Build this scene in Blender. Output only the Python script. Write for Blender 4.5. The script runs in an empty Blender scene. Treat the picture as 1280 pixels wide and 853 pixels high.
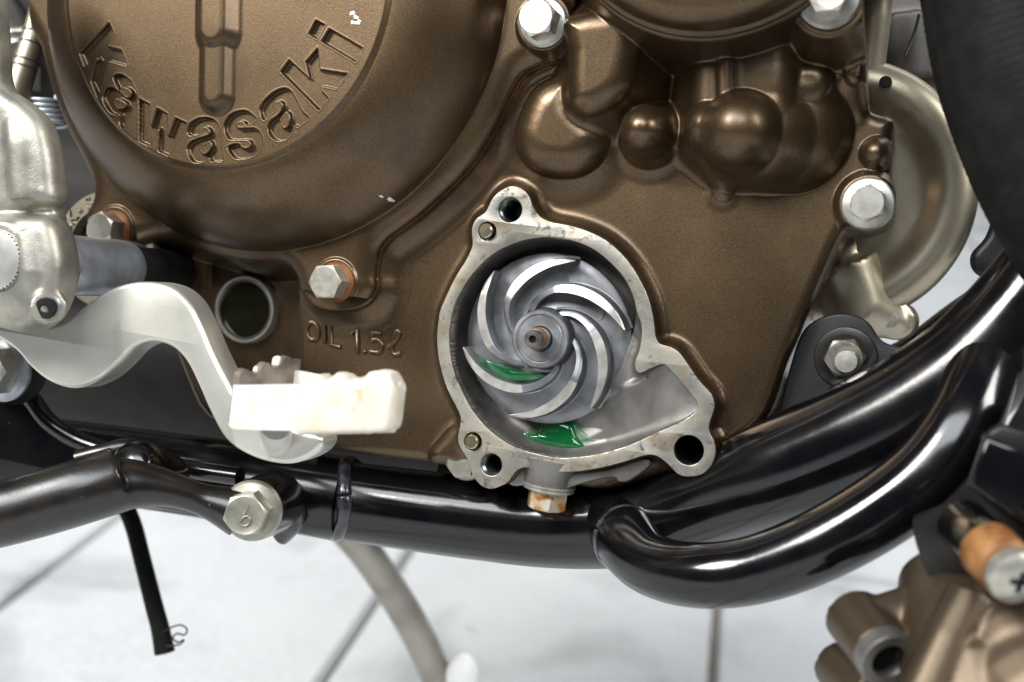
import bpy, bmesh, math, random
import numpy as np
from mathutils import Vector, Matrix
random.seed(4); rng = np.random.default_rng(7)
scn = bpy.context.scene; COL = scn.collection
# ------------------------------------------------------------------ camera, dim world, area lamps in place of daylight, exposure
# engine coordinates in mm: X forward along the machine, Y into it, Z up; origin = pump hub face
F, CX, CY = 1500., 640., 426.5
def _n(v): return v / np.linalg.norm(v)
VPN = _n(np.array([(1127 - CX) / F, (390 - CY) / F, 1.]))
_r = math.radians(8.5); _u = np.array([math.sin(_r), -math.cos(_r), 0.]); UPV = _n(_u - _u.dot(VPN) * VPN)
CM = np.stack([np.cross(VPN, UPV), VPN, UPV], 1)
CAM = -CM.T @ (np.array([(675 - CX) / F, (424 - CY) / F, 1.]) * 375.)
LEAN = math.radians(12)          # the machine leans away on its side stand
RW = np.array([[1, 0, 0], [0, math.cos(LEAN), math.sin(LEAN)], [0, -math.sin(LEAN), math.cos(LEAN)]])
HUB = np.array([0, 0, 0.36])
def W(v): return (np.asarray(v, float) @ RW.T) * 0.001 + HUB
def ray(px, py): return CM.T @ np.array([(px - CX) / F, (py - CY) / F, 1.])
def P(px, py, y):
    d = ray(px, py); return CAM + d * ((y - CAM[1]) / d[1])
def PL(pts, y): return np.array([P(a, b, y) for a, b in pts])
def XZ(pts, y): return PL(pts, y)[:, [0, 2]]

cam = bpy.data.cameras.new('camera'); camo = bpy.data.objects.new('camera', cam); COL.objects.link(camo)
cam.sensor_width = 36; cam.sensor_fit = 'HORIZONTAL'; cam.lens = F * 36 / 1280
cam.clip_start = 0.02; cam.clip_end = 500
B = (RW @ CM.T)
m = Matrix.Identity(4)
for i in range(3):
    m[i][0] = B[i, 0]; m[i][1] = -B[i, 1]; m[i][2] = -B[i, 2]; m[i][3] = W(CAM)[i]
camo.matrix_world = m; scn.camera = camo
cam.dof.use_dof = True; cam.dof.focus_distance = 0.372; cam.dof.aperture_fstop = 9.0

wd = bpy.data.worlds.new('World'); scn.world = wd; wd.use_nodes = True
nt = wd.node_tree; bg = nt.nodes['Background']
# the machine stands in open shade under a roof: soft light comes in from the sides, bright paving beyond
bg.inputs[0].default_value = (.80, .90, 1.0, 1); bg.inputs[1].default_value = 0.035
def soft(name, at, to, w, h, energy, col):
    l = bpy.data.lights.new(name, 'AREA'); l.shape = 'RECTANGLE'; l.size = w; l.size_y = h; l.energy = energy; l.color = col
    o = bpy.data.objects.new(name, l); COL.objects.link(o); o.location = at
    o.rotation_euler = (Vector(at) - Vector(to)).to_track_quat('Z', 'Y').to_euler(); return o
soft('light_opening', (-.55, -1.75, 2.45), (0, 0, .38), 2.9, 1.1, 84, (.93, .97, 1))
soft('light_left', (-1.15, -1.15, 1.62), (0, 0, .40), .6, .6, 34, (1, .97, .92))
soft('light_right', (1.5, -.35, 1.6), (0, 0, .38), .6, .8, 26, (1, .98, .95))
soft('light_beyond', (.2, 2.6, 2.6), (.1, 1.2, 0), 3.5, 2.5, 60, (.96, .98, 1))
vs = scn.view_settings; vs.view_transform = 'Standard'; vs.look = 'None'; vs.gamma = 1; vs.exposure = 0.45
scn.render.engine = 'CYCLES'; scn.cycles.max_bounces = 8

# ------------------------------------------------------------------ materials
MATS = {}
def mat(name, col, metal=0., rough=.5, col2=None, nscale=400., nlo=.4, nhi=.6, bump=0., bscale=2000., detail=4.,
        rvar=0., spots=None, coat=0., fine=None, trans=0., ior=1.5, coatr=.1, bdist=.0003, spec=.5, coati=1.5, alpha=1.):
    """principled surface; col2 mixes in by a noise in object space (per metre); spots = list of (colour, scale, lo, hi, rough)"""
    M = bpy.data.materials.new(name); M.use_nodes = True; t = M.node_tree; b = t.nodes['Principled BSDF']
    tc = t.nodes.new('ShaderNodeNewGeometry').outputs['Position']
    def noise(sc, det=detail, dist=0.):
        n = t.nodes.new('ShaderNodeTexNoise'); n.inputs['Scale'].default_value = sc; n.inputs['Detail'].default_value = det
        n.inputs['Distortion'].default_value = dist; t.links.new(tc, n.inputs['Vector']); return n.outputs['Fac']
    def ramp(o, lo, hi):
        r = t.nodes.new('ShaderNodeMapRange'); r.inputs[1].default_value = lo; r.inputs[2].default_value = hi
        t.links.new(o, r.inputs[0]); return r.outputs[0]
    def mix(f, a, c):
        x = t.nodes.new('ShaderNodeMix'); x.data_type = 'RGBA'
        if isinstance(f, float): x.inputs[0].default_value = f
        else: t.links.new(f, x.inputs[0])
        for k, v in ((6, a), (7, c)):
            if isinstance(v, tuple): x.inputs[k].default_value = (*v, 1)
            else: t.links.new(v, x.inputs[k])
        return x.outputs[2]
    c = tuple(col)
    if col2: c = mix(ramp(noise(nscale), nlo, nhi), c, tuple(col2))
    if fine: c = mix(ramp(noise(fine[1], 1.), .35, .65), c, tuple(fine[0]))
    rsrc = None
    if rvar:
        rr = t.nodes.new('ShaderNodeMapRange'); rr.inputs[3].default_value = rough - rvar; rr.inputs[4].default_value = rough + rvar
        rr.inputs[1].default_value = .3; rr.inputs[2].default_value = .7
        t.links.new(noise(nscale * .6), rr.inputs[0]); rsrc = rr.outputs[0]
    for s in (spots or []):
        f = ramp(noise(s[1], 6., .6), s[2], s[3]); c = mix(f, c, tuple(s[0]))
        mm = t.nodes.new('ShaderNodeMix'); t.links.new(f, mm.inputs[0])
        if rsrc: t.links.new(rsrc, mm.inputs[2])
        else: mm.inputs[2].default_value = rough
        mm.inputs[3].default_value = s[4]; rsrc = mm.outputs[0]
    if isinstance(c, tuple): b.inputs['Base Color'].default_value = (*c, 1)
    else: t.links.new(c, b.inputs['Base Color'])
    b.inputs['Metallic'].default_value = metal; b.inputs['IOR'].default_value = ior
    b.inputs['Specular IOR Level'].default_value = spec
    if rsrc: t.links.new(rsrc, b.inputs['Roughness'])
    else: b.inputs['Roughness'].default_value = rough
    b.inputs['Coat Weight'].default_value = coat; b.inputs['Coat Roughness'].default_value = coatr
    b.inputs['Coat IOR'].default_value = coati; b.inputs['Alpha'].default_value = alpha
    b.inputs['Transmission Weight'].default_value = trans
    if bump:
        bn = t.nodes.new('ShaderNodeBump'); bn.inputs['Strength'].default_value = bump; bn.inputs['Distance'].default_value = bdist
        t.links.new(noise(bscale, 2.), bn.inputs['Height']); t.links.new(bn.outputs[0], b.inputs['Normal'])
    MATS[name] = M; return M
bronze = mat('bronze_paint', (.072, .0435, .0172), .85, .36, (.051, .0308, .012), 45, .32, .68, rvar=.07, bump=.16, bscale=2600, fine=((.112, .071, .037), 2900), spots=[((.036, .023, .012), 28, .58, .80, .48)], bdist=.00025, coat=.22, coatr=.28, coati=1.8)
alu_face = mat('machined_aluminium', (.40, .365, .305), .88, .40, (.29, .28, .26), 90, .4, .6, bump=.05, bscale=1500, rvar=.08,
               spots=[((.22, .18, .12), 160, .52, .72, .5), ((.11, .10, .09), 380, .53, .70, .7)])
alu_cast = mat('cast_aluminium', (.215, .205, .195), .85, .5, (.13, .12, .11), 90, .38, .64, bump=.22, bscale=2200, rvar=.06)
imp_m = mat('impeller_alloy', (.25, .255, .27), .85, .45, (.16, .16, .165), 130, .42, .62, bump=.08, bscale=1800, rvar=.08)
vane_m = mat('vane_alloy', (.27, .275, .29), .88, .42, (.18, .18, .185), 140, .42, .62, bump=.06, bscale=1800, rvar=.08)
vane_top = mat('machined_vane_edge', (.52, .51, .475), .85, .42, (.38, .365, .34), 200, .4, .6, bump=.05, bscale=1500)
steel = mat('turned_steel', (.55, .53, .49), 1., .24, (.42, .36, .27), 300, .5, .7, bump=.03, bscale=1200)
zinc = mat('zinc_bolt', (.54, .53, .49), .85, .36, (.42, .38, .30), 250, .45, .7, bump=.1, bscale=1500, spots=[((.24, .09, .025), 130, .64, .72, .8)])
zinc_rust = mat('rusty_zinc', (.62, .58, .50), .7, .42, (.50, .40, .24), 300, .4, .6, bump=.12, bscale=1500, spots=[((.30, .13, .03), 170, .46, .60, .75)])
rust = mat('rust', (.15, .055, .013), .3, .55, (.29, .14, .045), 130, .42, .6, bump=.3, bscale=1500)
zinc_dull = mat('dull_yellow_zinc', (.38, .365, .31), .85, .42, (.27, .26, .22), 200, .4, .6, bump=.06, bscale=1500)
brass_pin = mat('pin_steel', (.68, .58, .38), 1., .25, (.55, .47, .32), 500, .4, .6)
black_paint = mat('black_frame_paint', (.002, .002, .003), 0., .15, (.004, .0035, .0035), 90, .4, .6, bump=.05, bscale=700, coat=0., rvar=.06, spec=.5,
                  spots=[((.10, .095, .08), 700, .74, .78, .5)])
weld_m = mat('weld_bead', (.02, .02, .024), .3, .22, (.05, .05, .06), 300, .4, .6, bump=.4, bscale=500, coat=.5)
black_satin = mat('black_satin', (.006, .006, .0065), 0., .45, (.009, .009, .009), 120, .4, .6, bump=.06, bscale=900, spec=.35)
rubber = mat('black_rubber', (.006, .0058, .0055), 0., .6, (.010, .0095, .009), 150, .4, .6, bump=.2, bscale=600, spec=.12)
worn_black = mat('worn_black_steel', (.005, .0042, .0036), .1, .30, (.013, .010, .008), 120, .4, .62, bump=.12, bscale=900, coat=.3, coatr=.25,
                 spots=[((.14, .12, .10), 260, .70, .74, .45)])
pedal_m = mat('silver_anodised', (.66, .65, .60), .8, .38, (.54, .53, .47), 40, .32, .68, bump=.06, bscale=1500, rvar=.07, spots=[((.36, .34, .29), 60, .60, .78, .5)])
pad_dark = mat('worn_pad_steel', (.16, .13, .11), .7, .4, (.30, .26, .22), 150, .4, .6, bump=.1, bscale=700)
pad_m = mat('chromed_pad', (.58, .565, .52), .1, .42, (.50, .48, .43), 120, .55, .7, bump=.1, bscale=700)
cream = mat('cream_paint', (.55, .515, .44), 0., .5, (.48, .435, .35), 130, .4, .65, bump=.35, bscale=350, spots=[((.42, .30, .16), 110, .64, .72, .6)], bdist=.0006)
castzinc = mat('cast_zinc_lever', (.34, .325, .275), .75, .46, (.22, .215, .195), 110, .38, .62, bump=.3, bscale=1800, bdist=.00025)
bluezinc = mat('blue_zinc', (.40, .44, .50), .7, .32, (.30, .31, .33), 120, .4, .6)
silver_case = mat('silver_case_paint', (.36, .325, .25), .75, .38, (.30, .265, .195), 70, .4, .6, bump=.1, bscale=1800)
dark_case = mat('dark_case', (.006, .005, .004), .0, .6, (.009, .008, .007), 80, .4, .6, bump=.1, spec=.2)
hole_m = mat('thread_steel', (.20, .23, .24), 1., .3, (.12, .14, .14), 400, .4, .6)
recess_shade = mat('painted_recess_shade', (.006, .006, .006), 0., .8, spec=.1)  # even black puts the shade of holes and slots into the colour
glass_m = mat('oil_window', (.010, .009, .004), 0., .12, spec=.3)
coolant = mat('green_coolant', (.0, .085, .020), 0., .03, ior=1.36, coat=.8, coatr=.02, alpha=.82)
film_m = mat('thin_coolant', (.0, .17, .05), 0., .05, ior=1.36, coat=.5, coatr=.03, alpha=.33)
white_chip = mat('bare_chip', (.75, .75, .73), .5, .4)
white_m = mat('white_plastic', (.82, .84, .83), 0., .4)
paving = mat('paving_concrete', (.48, .492, .495), 0., .8, (.40, .412, .418), 11, .3, .7, bump=.3, bscale=160, fine=((.52, .535, .55), 420),
             spots=[((.27, .28, .285), 9, .52, .76, .8), ((.26, .23, .19), 40, .66, .78, .8)], bdist=.001)
joint_m = mat('joint_sand', (.26, .235, .20), 0., .95, (.33, .30, .255), 60, .4, .6, bump=.5, bscale=300, bdist=.002)

# ------------------------------------------------------------------ builders
def smooth_mesh(me, ang=None):
    me.polygons.foreach_set('use_smooth', [True] * len(me.polygons))
    if ang is not None: me.set_sharp_from_angle(angle=math.radians(ang))
def obj(name, V, faces, material, parent=None, sm=35, world=False):
    """V in engine mm (world=True: metres); origin at the centre of the piece"""
    v = np.asarray(V, float) if world else W(V)
    c = (v.min(0) + v.max(0)) / 2
    me = bpy.data.meshes.new(name)
    if isinstance(faces, np.ndarray):
        n = len(faces); k = faces.shape[1]
        me.vertices.add(len(v)); me.vertices.foreach_set('co', (v - c).astype(np.float32).ravel())
        me.loops.add(n * k); me.loops.foreach_set('vertex_index', faces.astype(np.int32).ravel())
        me.polygons.add(n); me.polygons.foreach_set('loop_start', np.arange(0, n * k, k, dtype=np.int32))
        me.update(calc_edges=True); me.validate()
    else:
        me.from_pydata((v - c).tolist(), [], faces)
    me.materials.append(material)
    if sm is not None: smooth_mesh(me, sm if sm < 180 else None)
    o = bpy.data.objects.new(name, me); COL.objects.link(o)
    if parent: o.parent = parent; o.location = Vector(c) - base_of(parent)
    else: o.location = c
    return o
def base_of(o):
    l = Vector(o.location)
    while o.parent: o = o.parent; l = l + Vector(o.location)
    return l
def empty(name, at, label, cat, group=None):
    o = bpy.data.objects.new(name, None); COL.objects.link(o); o.location = Vector(W(at)); o.empty_display_size = .01
    return tag(o, label, cat, group)
def tag(o, label, cat, group=None):
    o['label'] = label; o['category'] = cat
    if group: o['group'] = group
    return o
def cat(pts, closed=True, n=6):
    p = np.asarray(pts, float); N = len(p); out = []
    for i in range(N if closed else N - 1):
        if closed: a, b, c, d = p[i - 1], p[i], p[(i + 1) % N], p[(i + 2) % N]
        else: a, b, c, d = p[max(i - 1, 0)], p[i], p[i + 1], p[min(i + 2, N - 1)]
        for k in range(n):
            t = k / n
            out.append(.5 * ((2 * b) + (c - a) * t + (2 * a - 5 * b + 4 * c - d) * t * t + (3 * b - a - 3 * c + d) * t ** 3))
    if not closed: out.append(p[-1])
    return np.array(out)
def sdf(X, Z, poly):
    """signed distance to a polygon, negative inside"""
    sh = X.shape; x = X.ravel(); z = Z.ravel(); d = np.full(x.size, 1e9); ins = np.zeros(x.size, bool)
    N = len(poly)
    for i in range(N):
        ax, az = poly[i]; bx, bz = poly[(i + 1) % N]; ex, ez = bx - ax, bz - az; L = ex * ex + ez * ez
        if L < 1e-12: continue
        t = np.clip(((x - ax) * ex + (z - az) * ez) / L, 0, 1)
        d = np.minimum(d, (x - ax - t * ex) ** 2 + (z - az - t * ez) ** 2)
        if az != bz:
            c = ((az > z) != (bz > z)) & (x < ex * (z - az) / ez + ax); ins ^= c
    d = np.sqrt(d); d[ins] *= -1
    return d.reshape(sh)
def seg(X, Z, a, b):
    ex, ez = b[0] - a[0], b[1] - a[1]; t = np.clip(((X - a[0]) * ex + (Z - a[1]) * ez) / max(ex * ex + ez * ez, 1e-9), 0, 1)
    return np.hypot(X - a[0] - t * ex, Z - a[1] - t * ez), t
def sst(a, b, x): t = np.clip((x - a) / (b - a), 0, 1); return t * t * (3 - 2 * t)
def smax(a, b, k): h = np.clip(.5 + .5 * (a - b) / k, 0, 1); return b + (a - b) * h + k * h * (1 - h)
def hf(name, material, parent, bounds, step, Hf, Sf=None, skirt=0., sm=180):
    x0, x1, z0, z1 = bounds; nx = int((x1 - x0) / step) + 1; nz = int((z1 - z0) / step) + 1
    X, Z = np.meshgrid(np.linspace(x0, x1, nx), np.linspace(z0, z1, nz))
    keepv = np.ones(X.shape, bool)
    if Sf is not None:
        S = Sf(X, Z); gz, gx = np.gradient(S, (z1 - z0) / (nz - 1), (x1 - x0) / (nx - 1)); g = np.hypot(gx, gz) + 1e-9
        near = np.abs(S) < .72 * step
        X = np.where(near, X - S * gx / g / np.maximum(g, .7), X); Z = np.where(near, Z - S * gz / g / np.maximum(g, .7), Z); keepv = (S <= 0) | near
    H = Hf(X, Z)
    idx = np.arange(nx * nz).reshape(nz, nx)
    q = np.stack([idx[:-1, :-1], idx[:-1, 1:], idx[1:, 1:], idx[1:, :-1]], -1).reshape(-1, 4)
    q = q[keepv.ravel()[q].all(1)]
    V = np.stack([X.ravel(), -H.ravel(), Z.ravel()], 1)
    if skirt:
        e = np.concatenate([q[:, [0, 1]], q[:, [1, 2]], q[:, [2, 3]], q[:, [3, 0]]]); key = np.sort(e, 1)
        code = key[:, 0].astype(np.int64) * (nx * nz) + key[:, 1]; _, inv, cnt = np.unique(code, return_inverse=True, return_counts=True)
        be = e[cnt[inv] == 1]; bv = np.unique(be); mp = np.full(len(V), -1); mp[bv] = len(V) + np.arange(len(bv))
        up_ = V[bv].copy(); low = V[bv].copy(); low[:, 1] = skirt; V = np.concatenate([V, up_, low]); n_ = len(bv)
        q = np.concatenate([q, np.stack([mp[be[:, 1]], mp[be[:, 0]], mp[be[:, 0]] + n_, mp[be[:, 1]] + n_], 1)])
    used = np.unique(q); mp = np.full(len(V), -1); mp[used] = np.arange(len(used))
    o = obj(name, V[used], mp[q], material, parent, sm)
    o.cycles.shadow_terminator_geometry_offset = .35; o.cycles.shadow_terminator_offset = .25; return o
def frames(p):
    p = np.asarray(p, float); T = np.gradient(p, axis=0); T /= np.linalg.norm(T, axis=1)[:, None]
    u = np.cross(T[0], [.13, .31, .94]); u /= np.linalg.norm(u); U = []
    for t in T: u = u - u.dot(t) * t; u /= np.linalg.norm(u); U.append(u.copy())
    U = np.array(U); return T, U, np.cross(T, U)
def tube_geo(path, rad, ns=28, flat=None, cap=True):
    p = np.asarray(path, float); n = len(p); r = np.broadcast_to(rad, (n,)); T, U, Vv = frames(p)
    a = np.linspace(0, 2 * math.pi, ns, endpoint=False); ca, sa = np.cos(a), np.sin(a)
    V = (p[:, None] + r[:, None, None] * (ca[None, :, None] * U[:, None] + sa[None, :, None] * Vv[:, None])).reshape(-1, 3)
    Fc = [(i * ns + j, i * ns + (j + 1) % ns, (i + 1) * ns + (j + 1) % ns, (i + 1) * ns + j) for i in range(n - 1) for j in range(ns)]
    if cap: Fc += [tuple(range(ns))[::-1], tuple((n - 1) * ns + j for j in range(ns))]
    return V, Fc
def tube(name, path, rad, material, parent, ns=28, sm=60, cap=True):
    V, Fc = tube_geo(path, rad, ns, cap=cap); return obj(name, V, Fc, material, parent, sm)
def interp_path(pts, n=8, closed=False):
    """pts: (px, py, y, r)"""
    A = np.array([[*P(a, b, y), r] for a, b, y, r in pts]); S = cat(A, closed, n); return S[:, :3], S[:, 3]
def axes(axis):
    a = _n(np.asarray(axis, float)); u = np.cross(a, [0, 0, 1]) if abs(a[2]) < .9 else np.cross(a, [1, 0, 0]); u = _n(u); return a, u, np.cross(a, u)
def lathe_geo(prof, at, axis=(0, -1, 0), ns=40, rot=0., cap0=True, cap1=True):
    """prof: (radius, height along axis)"""
    a, u, v = axes(axis); at = np.asarray(at, float); V = []; Fc = []
    t = np.linspace(0, 2 * math.pi, ns, endpoint=False) + rot
    for r, h in prof: V.append(at + a * h + r * (np.cos(t)[:, None] * u + np.sin(t)[:, None] * v))
    V = np.concatenate(V)
    for i in range(len(prof) - 1):
        for j in range(ns): Fc.append((i * ns + j, i * ns + (j + 1) % ns, (i + 1) * ns + (j + 1) % ns, (i + 1) * ns + j))
    if cap0 and prof[0][0] > 1e-6: Fc.append(tuple(range(ns))[::-1])
    if cap1 and prof[-1][0] > 1e-6: Fc.append(tuple((len(prof) - 1) * ns + j for j in range(ns)))
    return V, Fc
def lathe(name, prof, at, material, parent, axis=(0, -1, 0), ns=40, sm=32, rot=0., cap0=True, cap1=True):
    V, Fc = lathe_geo(prof, at, axis, ns, rot, cap0, cap1); return obj(name, V, Fc, material, parent, sm)
def hex_geo(af, h, at, axis, rot=0., cham=.12, dish=0.):
    """hexagon head with a turned chamfer on its outer face"""
    a, u, v = axes(axis); at = np.asarray(at, float); R = af / math.sqrt(3); V = []; ns = 48
    t = np.linspace(0, 2 * math.pi, ns, endpoint=False)
    rh = (af / 2) / np.cos((t % (math.pi / 3)) - math.pi / 6)
    ct, st = np.cos(t + rot), np.sin(t + rot)
    def ring(r, hh): V.append(at + a * np.broadcast_to(hh, (ns,))[:, None] + np.broadcast_to(r, (ns,))[:, None] * (ct[:, None] * u + st[:, None] * v))
    ring(rh, 0); ring(rh, h - (rh - af / 2 * .97) * .62 - .1); ring(np.minimum(rh, af / 2 * .95), h)
    ring(np.full(ns, af * .36), h - dish); ring(np.full(ns, .01), h - dish)
    Fc = [(i * ns + j, i * ns + (j + 1) % ns, (i + 1) * ns + (j + 1) % ns, (i + 1) * ns + j) for i in range(4) for j in range(ns)]
    return np.concatenate(V), Fc
def flange_bolt(name, at, axis, parent, m_head, m_fl, af=10., h=7., fr=8., fh=1.8, rot=.2, label=None, dish=0., group=None):
    at = np.asarray(at, float); a = _n(np.asarray(axis, float))
    V, Fc = hex_geo(af, h, at + a * (fh - .3), axis, rot, dish=dish); b = obj(name, V, Fc, m_head, parent, 28)
    if label: b['label'] = label
    lathe('flange', [(fr * .96, -.6), (fr, -.2), (fr, fh * .45), (fr * .93, fh * .8), (af * .56, fh), (af * .5, fh + .3)], at, m_fl, b, axis, 44)
    return b
def plate(name, loops, y0, y1, bevel, material, parent, sm=40, res=2):
    """flat plate in the engine plane with holes: loops of (x, z) mm, first the outline"""
    cu = bpy.data.curves.new('t', 'CURVE'); cu.dimensions = '2D'; cu.fill_mode = 'BOTH'
    cu.extrude = max((y1 - y0) / 2 - bevel, 1e-4); cu.bevel_depth = bevel; cu.bevel_resolution = res; cu.offset = -bevel
    for L in loops:
        s = cu.splines.new('POLY'); s.points.add(len(L) - 1); s.use_cyclic_u = True
        for i, p in enumerate(L): s.points[i].co = (p[0], p[1], 0, 1)
    o = bpy.data.objects.new('t', cu); COL.objects.link(o); bpy.context.view_layer.update()
    me = o.evaluated_get(bpy.context.evaluated_depsgraph_get()).to_mesh()
    V = np.array([v.co[:] for v in me.vertices]); Fc = [tuple(p.vertices) for p in me.polygons]
    bpy.data.objects.remove(o); bpy.data.curves.remove(cu)
    V = np.stack([V[:, 0], (y0 + y1) / 2 - V[:, 2], V[:, 1]], 1)
    ob = obj(name, V, Fc, material, parent, sm)
    bm = bmesh.new(); bm.from_mesh(ob.data); bmesh.ops.remove_doubles(bm, verts=bm.verts, dist=1e-6); bmesh.ops.recalc_face_normals(bm, faces=bm.faces)
    bm.to_mesh(ob.data); bm.free(); smooth_mesh(ob.data, sm); return ob
def fuse(name, geos, voxel, material, parent, smooth=6, sm=180):
    """union of closed shapes turned into one flowing casting"""
    V = []; Fc = []; k = 0
    for v, f in geos:
        V.append(np.asarray(v)); Fc += [tuple(i + k for i in q) for q in f]; k += len(v)
    o = obj(name, np.concatenate(V), Fc, material, parent, None)
    md = o.modifiers.new('r', 'REMESH'); md.mode = 'VOXEL'; md.voxel_size = voxel * .001; md.use_smooth_shade = True
    if smooth: s = o.modifiers.new('s', 'SMOOTH'); s.factor = .5; s.iterations = smooth
    bpy.context.view_layer.update(); ev = o.evaluated_get(bpy.context.evaluated_depsgraph_get())
    me = bpy.data.meshes.new_from_object(ev); o.modifiers.clear(); old = o.data; o.data = me; bpy.data.meshes.remove(old)
    if not me.materials: me.materials.append(material)
    smooth_mesh(me); return o
def sphere_geo(c, r, sc=(1, 1, 1), n=20):
    prof = [(max(r * math.sin(t), 1e-5), -r * math.cos(t)) for t in np.linspace(0, math.pi, n)]
    V, Fc = lathe_geo(prof, (0, 0, 0), (0, -1, 0), 28); return V * np.array(sc) + np.asarray(c), Fc
def text_geo(s, size, depth):
    cu = bpy.data.curves.new('t', 'FONT'); cu.body = s; cu.size = size; cu.extrude = depth; cu.align_x = 'CENTER'; cu.align_y = 'CENTER'; cu.offset = .03 * size
    o = bpy.data.objects.new('t', cu); COL.objects.link(o); bpy.context.view_layer.update()
    me = o.evaluated_get(bpy.context.evaluated_depsgraph_get()).to_mesh()
    V = np.array([v.co[:] for v in me.vertices]); Fc = [tuple(p.vertices) for p in me.polygons]
    bpy.data.objects.remove(o); bpy.data.curves.remove(cu); return V, Fc

# ------------------------------------------------------------------ floor
fl = bpy.data.objects.new('floor', None)
gv = np.array([[-60, -60, -.012], [60, -60, -.012], [60, 60, -.012], [-60, 60, -.012]], float)
fl = obj('floor', gv, [(0, 1, 2, 3)], joint_m, None, None, world=True); fl['kind'] = 'structure'
TW, TH, GAP = .268, .372, .0075
def slab_mesh():
    bm = bmesh.new(); bmesh.ops.create_cube(bm, size=1)
    for v in bm.verts: v.co = Vector((v.co.x * (TW - GAP), v.co.y * (TH - GAP), v.co.z * .03 - .015))
    bmesh.ops.bevel(bm, geom=[e for e in bm.edges if all(v.co.z > -.01 for v in e.verts)], offset=.002, segments=2, affect='EDGES')
    me = bpy.data.meshes.new('paving_slab'); bm.to_mesh(me); bm.free(); me.materials.append(paving); return me
sm_ = slab_mesh(); ta = math.radians(8); ct_, st_ = math.cos(ta), math.sin(ta)
def slab_pos(i, j):
    u, v = -.249 + (i + .5) * TW, .279 + (j + .5) * TH   # grid axes turned 8 degrees
    u0, v0 = u, v - .40
    return (u0 * ct_ - v0 * st_, u0 * st_ + v0 * ct_ + .40)
cells = sorted([(i, j) for i in range(-9, 10) for j in range(-5, 11)], key=lambda c: abs(c[0] + .0) + abs(c[1] - 1))[:290]
done = set(cells)
for i, j in cells:
    o = bpy.data.objects.new('paving_slab', sm_); COL.objects.link(o); o.parent = fl
    x, y = slab_pos(i, j); o.location = (x, y, random.uniform(-.001, .001) + .012); o.rotation_euler = (random.uniform(-.003, .003), random.uniform(-.003, .003), ta + random.uniform(-.004, .004))
# the paving beyond, too far off to tell slabs apart
bm = bmesh.new()
for i in range(-40, 41):
    for j in range(-24, 90):
        if (i, j) in done: continue
        x, y = slab_pos(i, j); w, h = (TW - GAP) / 2, (TH - GAP) / 2
        bm.faces.new([bm.verts.new((x + a * w * ct_ - b * h * st_, y + a * w * st_ + b * h * ct_, 0)) for a, b in ((-1, -1), (1, -1), (1, 1), (-1, 1))])
me = bpy.data.meshes.new('far_paving'); bm.to_mesh(me); bm.free(); me.materials.append(paving)
o = bpy.data.objects.new('far_paving', me); COL.objects.link(o); o.parent = fl; o['kind'] = 'stuff'; o.location = (0, 0, .012)

# ------------------------------------------------------------------ engine: outlines
OUT = [(637.5,233),(652.6,236.3),(661,245.6),(665.3,257),(675,271),(690,278),(701,280),(727.6,286.6),(757.6,300.6),(783.8,325),(802.6,355),(813,381.3),(818,407.6),(819.4,420.7),(825,430),(838,433.8),(847.6,439.7),
 (856,450),(873.8,475.6),(888.8,492.5),(893,505.7),(891.6,515),(886.6,530),(887,541),(892.6,552.6),(894,567.6),(888.8,582.6),(877.6,593),(860.7,596),(847.6,593),(834.4,579.8),(821,570.4),(806,569.5),(778,578),(750,585),(714,590),
 (690.6,588.8),(675,586.4),(659.4,584.4),(650,585.6),(642,592),(634.4,602.8),(625,608),(612.5,611.4),(600,606),(590.6,593.4),(588,582.5),(581,568.4),(573.4,556),(572.7,543.4),(575.6,527.5),(573.8,516),(558.8,486),(549.4,454.4),(546,422.5),(548.4,398),(551.3,385),
 (568,348.8),(583,324.4),(590.3,307.5),(589.7,294.4),(590.3,283),(596.3,272.8),(605.7,266.3),(610.3,258.8),(615,249.4),(622.5,241)]
INN = [(690,297),(714.4,300.6),(738.8,310),(761.3,327),(780,347.5),(791.3,370),(796,390),(801,404),(802,420),(798.5,440),(794.5,450),(794,460.6),(799.7,466.3),(813.8,460.7),(825,456),(832.5,457),(843.8,468),(862.5,490.7),(872,504),(870,514),(855,525.4),(825,539.4),(787.5,556.3),(750,567.6),(714,572.3),
 (690.6,571.6),(662.5,565.3),(637.5,556),(612.5,538.8),(595.3,520),(583,501),(568,467.5),(562,437.5),(562,413),(567,385),(575.7,365.7),(587,347),(605.7,326.3),(624.4,312.2),(648.8,302),(671.3,297.2)]
OUT = cat(XZ(OUT, 0), True, 3); INN = cat(XZ(INN, 0), True, 3)
def circ(px, py, r, y=0, n=28):
    c = P(px, py, y); a = np.linspace(0, 2 * math.pi, n, endpoint=False); return np.stack([c[0] + r * np.cos(a), c[2] + r * np.sin(a)], 1)
HOLES = [(637.5, 262.5, 3.95), (614, 581, 3.6), (861, 563, 4.55)]      # two threaded, one plain
PINS = [(609, 289, 3.0), (591, 552, 3.0)]
CASE = [(1090,-60),(1078,-20),(1082,60),(1086,130),(1093,142),(1117,150),(1115,180),(1114,215),(1120,245),(1112,275),(1088,289),(1062,289),(1050,302),(1020,370),(985,450),(962,515),(935,545),(903,563),(880,585),(840,590),(760,612),(700,606),(640,604),(600,596),(560,582),(520,578),(470,572),(400,562),(300,548),(235,525),(205,470),(180,400),(158,330),(150,250),(180,180),(250,60),(300,-60)]
CASE = cat(XZ(CASE, 9), True, 3)
SEAM = [(745,-60),(735,-20),(723,37.6),(720,56),(706,73.5),(678,80),(653,94),(637,119),(622,153),(600,191),(572,225),(528,266),(500,287),(484,299),(473,316),(469,341),(468,363),(453,381.5),(425,388),(395,384),(378,366),(370,342),(352,328),(300,326),(230,306),(190,304),(165,312),(138,312),(114,296),(108,270),(118,246),(112,215),(80,150),(52,60),(45,-60)]
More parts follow.
